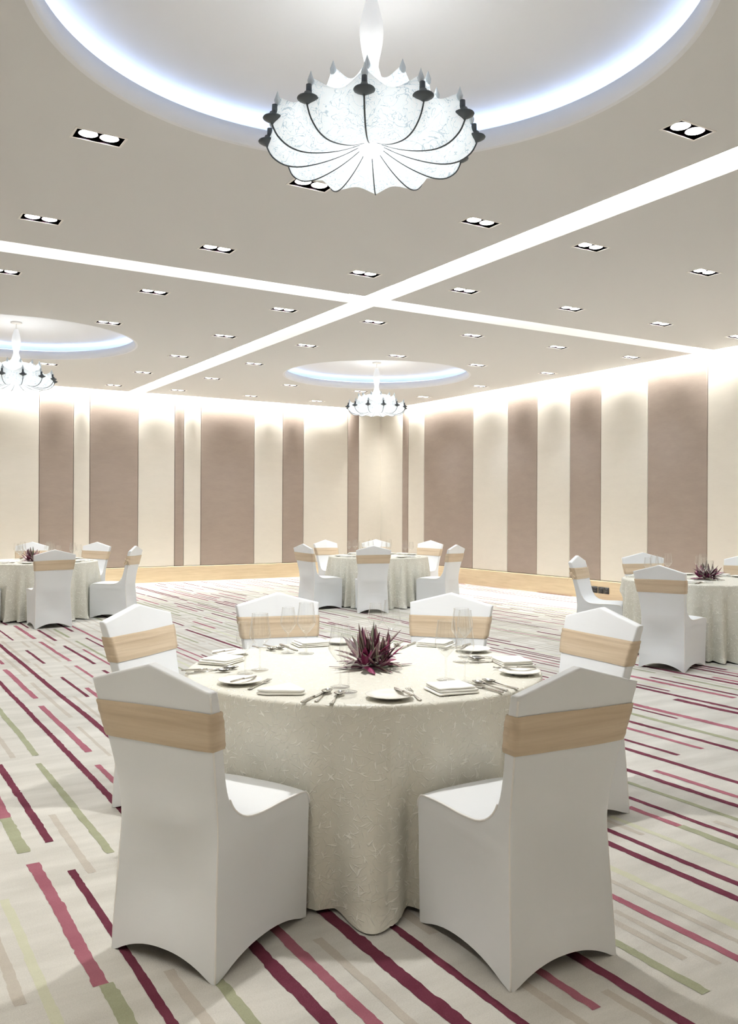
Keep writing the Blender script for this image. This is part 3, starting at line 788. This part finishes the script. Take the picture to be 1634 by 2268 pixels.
def cloth_mesh(seed, key, flap=None, nfold=27, NT=720):
    r = random.Random(seed); seats = seats_of(key)
    lims = [seat_limit(seats, 2*pi*j/NT) for j in range(NT)]
    W = 6; lims = [min(lims[(j+k) % NT]+0.0016*abs(k)**1.5 for k in range(-W, W+1)) for j in range(NT)]
    # irregular folds
    ang = []; a = r.uniform(0, 0.2)
    while a < 2*pi+0.0001:
        ang.append(a); a += 2*pi/nfold*r.uniform(0.6, 1.5)
    amp = [r.uniform(0.35, 1.25) for _ in ang]
    def fold(th):
        for k in range(len(ang)):
            a0 = ang[k]; a1 = ang[(k+1) % len(ang)] + (2*pi if k+1 == len(ang) else 0)
            t_ = th if th >= ang[0] else th+2*pi
            if a0 <= t_ < a1:
                s = (t_-a0)/(a1-a0); am = amp[k]
                return am*(sin(pi*s)**1.5)*((a1-a0)/(2*pi/nfold))**0.6
        return 0
    fo = [fold(2*pi*j/NT) for j in range(NT)]
    bm = bmesh.new(); rows = []
    for rr in (0.02, 0.15, 0.3, 0.45, 0.58, 0.68, 0.74, 0.765, 0.776):
        rows.append([(rr*cos(2*pi*j/NT), rr*sin(2*pi*j/NT), ZT+0.0012*noise.noise(Vector((rr*cos(2*pi*j/NT)*6, rr*sin(2*pi*j/NT)*6, seed)))) for j in range(NT)])
    for rr, z in ((0.785, -0.0015), (0.792, -0.006), (0.796, -0.014)):
        rows.append([(rr*cos(2*pi*j/NT), rr*sin(2*pi*j/NT), ZT+z) for j in range(NT)])
    NV = 46
    for i in range(1, NV+1):
        t = i/NV; row = []
        for j in range(NT):
            th = 2*pi*j/NT
            env = max(0, (t-0.03))**0.85
            hz = 0.012+0.012*noise.noise(Vector((cos(th)*3, sin(th)*3, seed+3)))+0.016*(1-fo[j])*0.5
            z = ZT-0.014-(ZT-0.014-hz)*t
            rad = 0.796+0.030*t + env*(0.115*fo[j]-0.040) + 0.006*env*noise.noise(Vector((th*9, z*5, seed)))
            if t > 0.93: rad += 0.02*(t-0.93)/0.07*max(0, fo[j])
            if flap is not None:
                dth = (th-flap+pi) % (2*pi)-pi
                if 0 <= dth < 0.5: rad += 0.007*(1-dth/0.5)*min(1, 0.3+t*3)+0.022*t*exp(-((dth-0.04)/0.03)**2)
            if z < 0.62:
                e = min(1, max(0, (0.62-z)/0.13)); e = e*e*(3-2*e)
                if rad > lims[j]: rad += (lims[j]-rad)*e
            row.append((rad*cos(th), rad*sin(th), z))
        rows.append(row)
    V = grid(bm, rows, True)
    uvl = bm.loops.layers.uv.new('UVMap'); info = {}
    for i, rw in enumerate(V):
        for j, v in enumerate(rw): info[v] = (i, j)
    for f in bm.faces:
        ij = [info[l.vert] for l in f.loops]; wrap = max(q[1] for q in ij)-min(q[1] for q in ij) > 2; side = max(q[0] for q in ij) > 9
        for l, (i, j) in zip(f.loops, ij):
            if side: l[uvl].uv = (0.8*2*pi*(j+(NT if wrap and j == 0 else 0))/NT, l.vert.co.z)
            else: l[uvl].uv = (l.vert.co.x+7, l.vert.co.y+7)
    bm.faces.new(V[0])
    bmesh.ops.recalc_face_normals(bm, faces=bm.faces)
    return bm
tproto = make_table()
NAMES = {'N': ('nearest', 'in the foreground'), 'F': ('far', 'by the far corner'), 'L': ('left', 'at the left edge of the photo'), 'R': ('right-hand', 'at the right edge of the photo')}
for k, (x, y) in TAB.items():
    o = tproto if k == 'N' else copy_tree(tproto)
    o.location = (x, y, 0)
    tag(o, 'round banquet table hidden under the floor-length cloth %s' % NAMES[k][1], 'table', 'round banquet tables')
    if k == 'N': cl = link('tablecloth', cloth_mesh(11, k, flap=radians(245.5)), M['cloth'])   # seam of the overlap left of centre
    else: cl = link('tablecloth', cloth_mesh({'F': 23, 'L': 31, 'R': 47}[k], k, NT=540, nfold=34), M['cloth'])
    cl.location = (x, y, 0)
    tag(cl, {'N': 'ivory crinkled floor-length tablecloth on the nearest table with a seam down its front', 'F': 'ivory crinkled tablecloth on the small far table in the middle of the photo',
             'L': 'ivory crinkled tablecloth on the table at the left edge of the photo', 'R': 'ivory crinkled tablecloth on the table at the right edge of the photo'}[k], 'tablecloth', 'ivory tablecloths')

# ------------------------------------------------------------------ table ware
ZS = ZT+0.0018
def thick(bm, outline, z0, z1, zf=None):
    """closed outline (x, y) extruded between two heights, zf(x, y) adds to both"""
    g = zf or (lambda x, y: 0)
    lo = [bm.verts.new((x, y, z0+g(x, y))) for x, y in outline]; hi = [bm.verts.new((x, y, z1+g(x, y))) for x, y in outline]
    n = len(outline)
    for i in range(n): bm.faces.new((lo[i], lo[(i+1) % n], hi[(i+1) % n], hi[i]))
    bm.faces.new(list(reversed(lo))); bm.faces.new(hi)
def strip(bm, prof, z0f, z1f):
    """profile [(y, halfwidth)] lofted along y"""
    rows = []
    for y, w in prof:
        a, b_ = z0f(y), z1f(y)
        rows.append([(-w, y, a), (-w*0.6, y, b_), (w*0.6, y, b_), (w, y, a), (w*0.6, y, a-0.0008), (-w*0.6, y, a-0.0008)])
    V = grid(bm, rows, True); bm.faces.new(list(reversed(V[0]))); bm.faces.new(V[-1])
# every piece points along +y from its handle end, origin at mid length
def knife_bm(L=0.225):
    bm = bmesh.new(); h = L/2
    strip(bm, [(-h, 0.0055), (-h+0.004, 0.0075), (-h+0.03, 0.0072), (-0.03*L/0.225, 0.0052), (0.0, 0.0048)], lambda y: 0.002, lambda y: 0.0072)
    b = [(0.0, 0.005), (0.01, 0.0075), (0.06*L/0.225, 0.0095), (h-0.03, 0.0095), (h-0.012, 0.0075), (h, 0.002)]
    strip(bm, b, lambda y: 0.0012, lambda y: 0.0032)
    return bm
def spoon_bm(L=0.2):
    bm = bmesh.new(); h = L/2
    strip(bm, [(-h, 0.004), (-h+0.006, 0.0085), (-h+0.05, 0.0055), (-0.02, 0.0028), (h-0.062, 0.003)], lambda y: 0.0015+max(0, y+0.03)*0.09, lambda y: 0.0045+max(0, y+0.03)*0.09)
    cy = h-0.034
    for s in (0, 1):
        rows = []
        for i in range(9):
            q = i/8
            rows.append([(q*0.0205*cos(2*pi*k/24), cy+q*0.034*sin(2*pi*k/24), 0.0022+0.0085*q**2.2+s*0.0012) if i else (0.0004*cos(2*pi*k/24), cy+0.0004*sin(2*pi*k/24), 0.0022+s*0.0012) for k in range(24)])
        grid(bm, rows, True)
    return bm
def fork_bm(L=0.2):
    bm = bmesh.new(); h = L/2
    zf = lambda y: 0.0015+0.0035*max(0, min(1, (y)/0.06))
    strip(bm, [(-h, 0.004), (-h+0.006, 0.0085), (-h+0.05, 0.0055), (-0.01, 0.0028), (h-0.075, 0.004), (h-0.062, 0.010), (h-0.052, 0.0118), (h-0.047, 0.0115)], zf, lambda y: zf(y)+0.002)
    for k in range(4):
        x = -0.0095+k*0.00633
        tube(bm, [(x, h-0.052, zf(h-0.05)+0.001), (x, h-0.02, zf(h)+0.002), (x, h-0.002, zf(h)+0.004)], [0.0021, 0.0018, 0.0009], 6)
    return bm
def plate_bm():
    bm = bmesh.new()
    lathe(bm, [(0.001, 0.0008), (0.045, 0.0008), (0.050, 0.003), (0.072, 0.009), (0.089, 0.0145), (0.0905, 0.0160), (0.089, 0.0170), (0.071, 0.0118), (0.056, 0.0058), (0.05, 0.0048), (0.001, 0.0046)], 56)
    return bm
def sheet(bm, poly, z, th, seed, edge=0.004, droop=0.0):
    """soft-edged folded cloth layer from a convex outline"""
    cx = sum(p[0] for p in poly)/len(poly); cy = sum(p[1] for p in poly)/len(poly)
    out = []
    n = len(poly)
    for i in range(n):
        a = Vector(poly[i]+(0,)); b = Vector(poly[(i+1) % n]+(0,)); p = Vector(poly[i-1]+(0,))
        d1 = (p-a); d2 = (b-a); e = 0.010
        s = a+d1.normalized()*e; t = a+d2.normalized()*e
        for k in range(4):
            q = k/3; out.append((s*(1-q)**2+a*2*q*(1-q)+t*q*q))
        L = (b-a).length; m = max(2, int(L/0.015))
        for k in range(1, m): out.append(a+d2.normalized()*(e+(L-2*e)*k/m))
    def ringf(sc, zz, ins=0):
        rr = []
        for v in out:
            d = Vector((cx, cy, 0))-v; w = v+d.normalized()*ins
            w = Vector((cx, cy, 0))+(w-Vector((cx, cy, 0)))*sc
            zn = 0.0022*noise.noise(Vector((w.x*16+seed, w.y*16, zz*30)))
            rr.append((w.x, w.y, z+zz+zn*(1 if zz > th*0.4 else 0.3)))
        return rr
    rows = [ringf(1, 0.0, 0.004), ringf(1, th*0.25, 0.0), ringf(1, th*0.75, 0.0), ringf(1, th, 0.004), ringf(0.85, th*1.1), ringf(0.6, th*1.15), ringf(0.3, th*1.15), ringf(0.05, th*1.15)]
    V = grid(bm, rows, True); bm.faces.new(list(reversed(V[0]))); bm.faces.new(V[-1])
def napkin_bm(seed, w=0.175, d=0.155):
    bm = bmesh.new(); r = random.Random(seed); z = 0.0006
    for k in range(3):
        a = r.uniform(-0.05, 0.05); s = 1-0.05*k
        ox, oy = r.uniform(-.006, .006), 0.004*k
        P = [(-w/2*s, -d/2*s), (w/2*s, -d/2*s), (w/2*s*0.97, d/2*s), (-w/2*s*0.97, d/2*s)]
        P = [(x*cos(a)-y*sin(a)+ox, x*sin(a)+y*cos(a)+oy) for x, y in P]
        sheet(bm, P, z, 0.0075, seed+k*7); z += 0.0085
    return bm
def napkin_tri_bm():
    bm = bmesh.new(); z = 0.0006
    for k in range(2):
        s = 1-0.03*k
        P = [(-0.095*s, -0.05+0.004*k), (-0.045, -0.072+0.004*k), (0.085*s, -0.055), (0.10*s, -0.03), (0.015, 0.10*s)]
        sheet(bm, P, z, 0.009, 40+k*5); z += 0.0105
    return bm
GL = {'large': (0.250, [(0.0385, 0.0006), (0.0395, 0.0014), (0.036, 0.003), (0.018, 0.006), (0.006, 0.010)], [(0.006, 0.010), (0.0042, 0.02), (0.0036, 0.05), (0.0038, 0.085), (0.0055, 0.098)],
                [(0.0055, 0.098), (0.014, 0.106), (0.030, 0.124), (0.0415, 0.140), (0.0468, 0.150), (0.0472, 0.157), (0.0455, 0.172), (0.0410, 0.205), (0.0365, 0.238), (0.0352, 0.250)]),
      'small': (0.225, [(0.0340, 0.0006), (0.0350, 0.0014), (0.032, 0.003), (0.016, 0.006), (0.0055, 0.010)], [(0.0055, 0.010), (0.004, 0.02), (0.0034, 0.05), (0.0036, 0.085), (0.005, 0.096)],
                [(0.005, 0.096), (0.012, 0.103), (0.026, 0.120), (0.0350, 0.134), (0.0388, 0.143), (0.0392, 0.150), (0.038, 0.163), (0.0345, 0.190), (0.0308, 0.215), (0.0298, 0.225)])}
def glass(kind, parts=True):
    h, foot, stem, bowl = GL[kind]
    t = empty('wine_glass')
    bw = catmull(bowl, 2)
    def rim(p): r, z = p[-1]; return [(r+0.0007*cos(a*pi/3), z+0.0007*sin(a*pi/3)) for a in range(7)]
    if parts:
        bm = bmesh.new(); lathe(bm, [(0.001, 0.0006)]+foot, 36); link('foot', bm, M['glass'], t)
        bm = bmesh.new(); lathe(bm, catmull(stem, 2), 14); link('stem', bm, M['glass'], t)
        bm = bmesh.new(); lathe(bm, bw, 40); lathe(bm, rim(bw), 40); link('bowl', bm, M['glass'], t)
        return t
    bpy.data.objects.remove(t)
    bm = bmesh.new(); lathe(bm, [(0.001, 0.0006)]+foot+stem[1:]+bw[1:], 24); lathe(bm, rim(bw), 24)
    return link('wine_glass', bm, M['glass'])
PRO = {}
def put(key, maker, x, y, rz, label, cat, group=None, z=ZS, sc=1.0):
    if key not in PRO:
        o = PRO[key] = maker()
    else: o = copy_tree(PRO[key])
    o.location = (x, y, z); o.rotation_euler = (0, 0, rz)
    return tag(o, label, cat, group)
mk = {
 'dinner_plate': lambda: link('bread_plate', plate_bm(), M['china']),
 'knife': lambda: link('dinner_knife', knife_bm(0.225), M['steel']),
 'bknife': lambda: link('butter_knife', knife_bm(0.165), M['steel']),
 'fork': lambda: link('fork', fork_bm(0.2), M['steel']),
 'spoon': lambda: link('soup_spoon', spoon_bm(0.2), M['steel']),
 'napkin0': lambda: link('napkin', napkin_bm(3), M['napkin']),
 'napkin1': lambda: link('napkin', napkin_bm(9), M['napkin']),
 'naptri': lambda: link('napkin', napkin_tri_bm(), M['napkin']),
 'large': lambda: glass('large'), 'small': lambda: glass('small'),
 'largef': lambda: glass('large', False), 'smallf': lambda: glass('small', False),
}
# measured on the nearest table, metres from its centre: (tip, handle end)
I = {
 'front left': dict(plate=(-0.640, -0.085), bk=[(-0.565, -0.065), (-0.695, -0.135)], fork=[(-0.502, -0.090), (-0.675, -0.235)], tri=(-0.570, -0.330, 0.0), knife=[(-0.420, -0.41), (-0.591, -0.544)], sp=[[(-0.400, -0.405), (-0.545, -0.560)], [(-0.385, -0.47), (-0.510, -0.615)]], gl=(-0.326, -0.358), gs=(-0.346, -0.46)),
 'front right': dict(plate=(-0.267, -0.631), bk=[(-0.195, -0.555), (-0.222, -0.715)], fork=[(-0.124, -0.537), (-0.195, -0.735)], nap=(0.012, -0.645, -0.15), knife=[(0.142, -0.565), (0.158, -0.775)], sp=[[(0.188, -0.557), (0.205, -0.757)], [(0.244, -0.555), (0.262, -0.75)]], gl=(0.127, -0.454), gs=(0.165, -0.533)),
 'right': dict(plate=(0.490, -0.500), bk=[(0.451, -0.400), (0.575, -0.510)], fork=[(0.465, -0.353), (0.604, -0.485)], nap=(0.635, -0.285, 1.25), knife=[(0.475, -0.170), (0.680, -0.240)], sp=[[(0.530, -0.075), (0.728, -0.133)], [(0.52, -0.118), (0.71, -0.182)]], gl=(0.455, -0.127), gs=(0.560, -0.020)),
 'back right': dict(plate=(0.700, 0.097), nap=(0.655, 0.355, 2.2), bk=[(0.62, 0.13), (0.75, 0.19)], fork=[(0.57, 0.19), (0.74, 0.26)], knife=[(0.417, 0.337), (0.606, 0.471)], sp=[[(0.440, 0.41), (0.579, 0.557)]], gl=(0.374, 0.350), gs=(0.352, 0.47)),
 'back left': dict(plate=(0.255, 0.660), nap=(0.085, 0.690, 3.0), knife=[(-0.063, 0.543), (-0.054, 0.763)], sp=[[(-0.114, 0.610), (-0.131, 0.800)], [(-0.165, 0.600), (-0.200, 0.780)]], gl=(-0.063, 0.45), gs=(-0.133, 0.51)),
 'left': dict(plate=(-0.402, 0.600), bk=[(-0.380, 0.625), (-0.482, 0.575)], nap=(-0.520, 0.420, -2.5), knife=[(-0.570, 0.245), (-0.726, 0.285)], sp=[[(-0.590, 0.180), (-0.745, 0.215)], [(-0.535, 0.225), (-0.695, 0.250)]], gl=(-0.449, 0.146), gs=(-0.54, 0.097)),
}
NX, NY = TAB['N']
def seg(p):
    (ax, ay), (bx, by) = p
    return NX+(ax+bx)/2, NY+(ay+by)/2, atan2(ay-by, ax-bx)-pi/2
for si, (seat, d) in enumerate(I.items()):
    S_ = 'at the %s seat of the nearest table' % seat
    put('dinner_plate', mk['dinner_plate'], NX+d['plate'][0], NY+d['plate'][1], 0, 'small white bread plate ' + S_, 'plate', 'bread plates on the nearest table')
    if 'bk' in d: x, y, a = seg(d['bk']); put('bknife', mk['bknife'], x, y, a, 'butter knife lying on bread plate ' + S_, 'knife', 'butter knives on the nearest table', z=ZS+0.0165)
    if 'fork' in d: x, y, a = seg(d['fork']); put('fork', mk['fork'], x, y, a, 'steel fork between bread plate and napkin ' + S_, 'fork', 'forks on the nearest table')
    if 'tri' in d: x, y, a = d['tri']; put('naptri', mk['naptri'], NX+x, NY+y, -0.62, 'white napkin folded to a triangle ' + S_, 'napkin', 'napkins on the nearest table')
    else: x, y, a = d['nap']; put('napkin%d' % (si % 2), mk['napkin%d' % (si % 2)], NX+x, NY+y, a, 'white linen napkin folded flat ' + S_, 'napkin', 'napkins on the nearest table')
    x, y, a = seg(d['knife']); put('knife', mk['knife'], x, y, a, 'steel dinner knife beside the spoons ' + S_, 'knife', 'dinner knives on the nearest table')
    for q, s in enumerate(d['sp']):
        x, y, a = seg(s)
        w = '' if len(d['sp']) == 1 else (', next to the knife' if q == 0 else ', outer one of the pair')
        put('spoon', mk['spoon'], x, y, a, 'steel spoon ' + S_ + w, 'spoon', 'spoons on the nearest table')
    put('large', mk['large'], NX+d['gl'][0], NY+d['gl'][1], 0, 'larger wine glass ' + S_, 'wine glass', 'wine glasses on the nearest table')
    put('small', mk['small'], NX+d['gs'][0], NY+d['gs'][1], 0, 'smaller wine glass ' + S_, 'wine glass', 'wine glasses on the nearest table')
# the other tables: one setting in front of every chair
SEATS = {
 'F': [(0, 'at its nearest seat'), (1, 'at the left side'), (2, 'at the back left seat'), (3, 'at the rear middle seat'), (4, 'at the back right seat'), (5, 'at the right side')],
 'L': [(0, 'at its nearest seat'), (1, 'at the right side'), (2, 'at the back right seat'), (3, 'at the seat behind the flowers'), (4, 'at the left side')],
 'R': [(0, 'at the left side'), (1, 'at the back left seat'), (2, 'at its nearest seat'), (3, 'at the back right seat')],
}
for tb in 'FLR':
    tx, ty = TAB[tb]; cs = [c for c in CHAIRS if c[0][0] == tb]
    for idx, where in SEATS[tb]:
        c = cs[idx]; an = atan2(c[2]-ty, c[1]-tx)
        cx_, sx_ = cos(an), sin(an)
        def P(rad, side): return tx+cx_*rad-sx_*side, ty+sx_*rad+cx_*side     # side > 0 is the diner's left-hand side seen from the centre
        S_ = 'on the %s table %s' % (NAMES[tb][0], where); g_ = 'on the %s table' % NAMES[tb][0]
        rot = an+pi/2
        x, y = P(0.63, 0); put('napkin0', mk['napkin0'], x, y, rot, 'white folded napkin ' + S_, 'napkin', 'napkins ' + g_)
        x, y = P(0.62, -0.205); put('dinner_plate', mk['dinner_plate'], x, y, 0, 'small white bread plate ' + S_, 'plate', 'bread plates ' + g_)
        x, y = P(0.63, -0.112); put('fork', mk['fork'], x, y, rot, 'steel fork ' + S_, 'fork', 'forks ' + g_)
        x, y = P(0.63, 0.112); put('knife', mk['knife'], x, y, rot, 'steel dinner knife ' + S_, 'knife', 'dinner knives ' + g_)
        if not (tb == 'F' and idx == 4): x, y = P(0.63, 0.138); put('spoon', mk['spoon'], x, y, rot, 'steel spoon ' + S_, 'spoon', 'spoons ' + g_)
        x, y = P(0.44, 0.13); put('largef', mk['largef'], x, y, 0, 'larger wine glass ' + S_, 'wine glass', 'wine glasses ' + g_)
        x, y = P(0.50, 0.205); put('smallf', mk['smallf'], x, y, 0, 'smaller wine glass ' + S_, 'wine glass', 'wine glasses ' + g_)

# ------------------------------------------------------------------ centrepieces
def plant_bm(seed):
    r = random.Random(seed); bm = bmesh.new()
    lay = bm.loops.layers.float_color.new('leafcol')
    PUR = [srgb(112, 30, 70), srgb(92, 26, 58), srgb(130, 46, 86), srgb(70, 22, 48)]
    def leaf(c0, az, el, L, w, curl, style):
        d = Vector((cos(az)*cos(el), sin(az)*cos(el), sin(el)))
        side = Vector((-sin(az), cos(az), 0))
        n = 12; m = 6; rows = []; p = Vector(c0); dirv = d.copy(); step = L/n
        tw = r.uniform(-0.3, 0.3)
        for i in range(n+1):
            q = i/n
            ww = w*sin(pi*min(1, (q*0.9+0.1)))**0.75*(1.08-0.3*q) if i < n else 0.0006
            upv = side.cross(dirv).normalized()
            s2 = (side*cos(tw*q)+upv*sin(tw*q))
            row = []
            for j in range(m+1):
                u = -1+2*j/m
                v = p+s2*(u*ww)+upv*(ww*0.55*u*u)
                v.z = max(v.z, 0.003+0.002*abs(u))
                row.append(tuple(v))
            rows.append(row)
            dirv = (dirv-Vector((0, 0, 1))*curl/n).normalized()
            p = p+dirv*step
        V = [[bm.verts.new(q) for q in rw] for rw in rows]
        base = r.choice(PUR)
        for i in range(n):
            for j in range(m):
                f = bm.faces.new((V[i][j], V[i][j+1], V[i+1][j+1], V[i+1][j]))
                if style == 0: c = base
                elif style == 1: c = [srgb(96, 38, 66), srgb(120, 124, 104), srgb(190, 168, 164), srgb(84, 92, 74), srgb(170, 136, 142), srgb(96, 38, 66)][j]
                elif style == 2: c = [srgb(70, 80, 60), srgb(98, 108, 84), srgb(150, 152, 132), srgb(92, 104, 78), srgb(72, 84, 62), srgb(84, 40, 60)][j]
                else: c = [base, base, srgb(160, 92, 118), base, base, srgb(60, 20, 40)][j]
                for lp in f.loops: lp[lay] = c
    for (cx, cy, k, sc) in ((0.0, 0.0, 20, 1.0), (0.055, -0.03, 12, 0.85), (-0.05, -0.05, 12, 0.85), (0.02, 0.06, 9, 0.8), (0.0, -0.085, 8, 0.6), (0.075, 0.03, 6, 0.75)):
        for i in range(k):
            q = i/k; az = i*2.39996+r.uniform(-.3, .3); el = radians(10+72*q**0.9)+r.uniform(-.2, .2)
            L = (0.185-0.03*abs(q-0.4))*sc*r.uniform(0.75, 1.12)
            leaf((cx+0.012*cos(az), cy+0.012*sin(az), 0.012+0.03*q), az, el, L, 0.0165*r.uniform(0.75, 1.2)*(0.7+0.3*sc), r.uniform(0.1, 0.5)+0.75*(1-q)*r.uniform(0.3, 1), r.choice([0, 0, 3, 1, 1, 1, 2]))
    return bm
pl = link('leafy_centrepiece', plant_bm(5), M['leaf']); pl.location = (NX+0.006, NY-0.03, ZS)
tag(pl, 'purple and green striped leaf centrepiece in the middle of the nearest table', 'centrepiece', 'purple leaf centrepieces')
p2 = pl.copy(); C.objects.link(p2); p2.location = (2.306, 12.70, ZS); p2.rotation_euler.z = 1.1
tag(p2, 'purple leaf centrepiece on the left table, half behind a chair back', 'centrepiece', 'purple leaf centrepieces')
p3 = pl.copy(); C.objects.link(p3); p3.location = (7.918, 6.08, ZS); p3.rotation_euler.z = 2.3
tag(p3, 'purple leaf centrepiece on the right-hand table behind two glasses', 'centrepiece', 'purple leaf centrepieces')
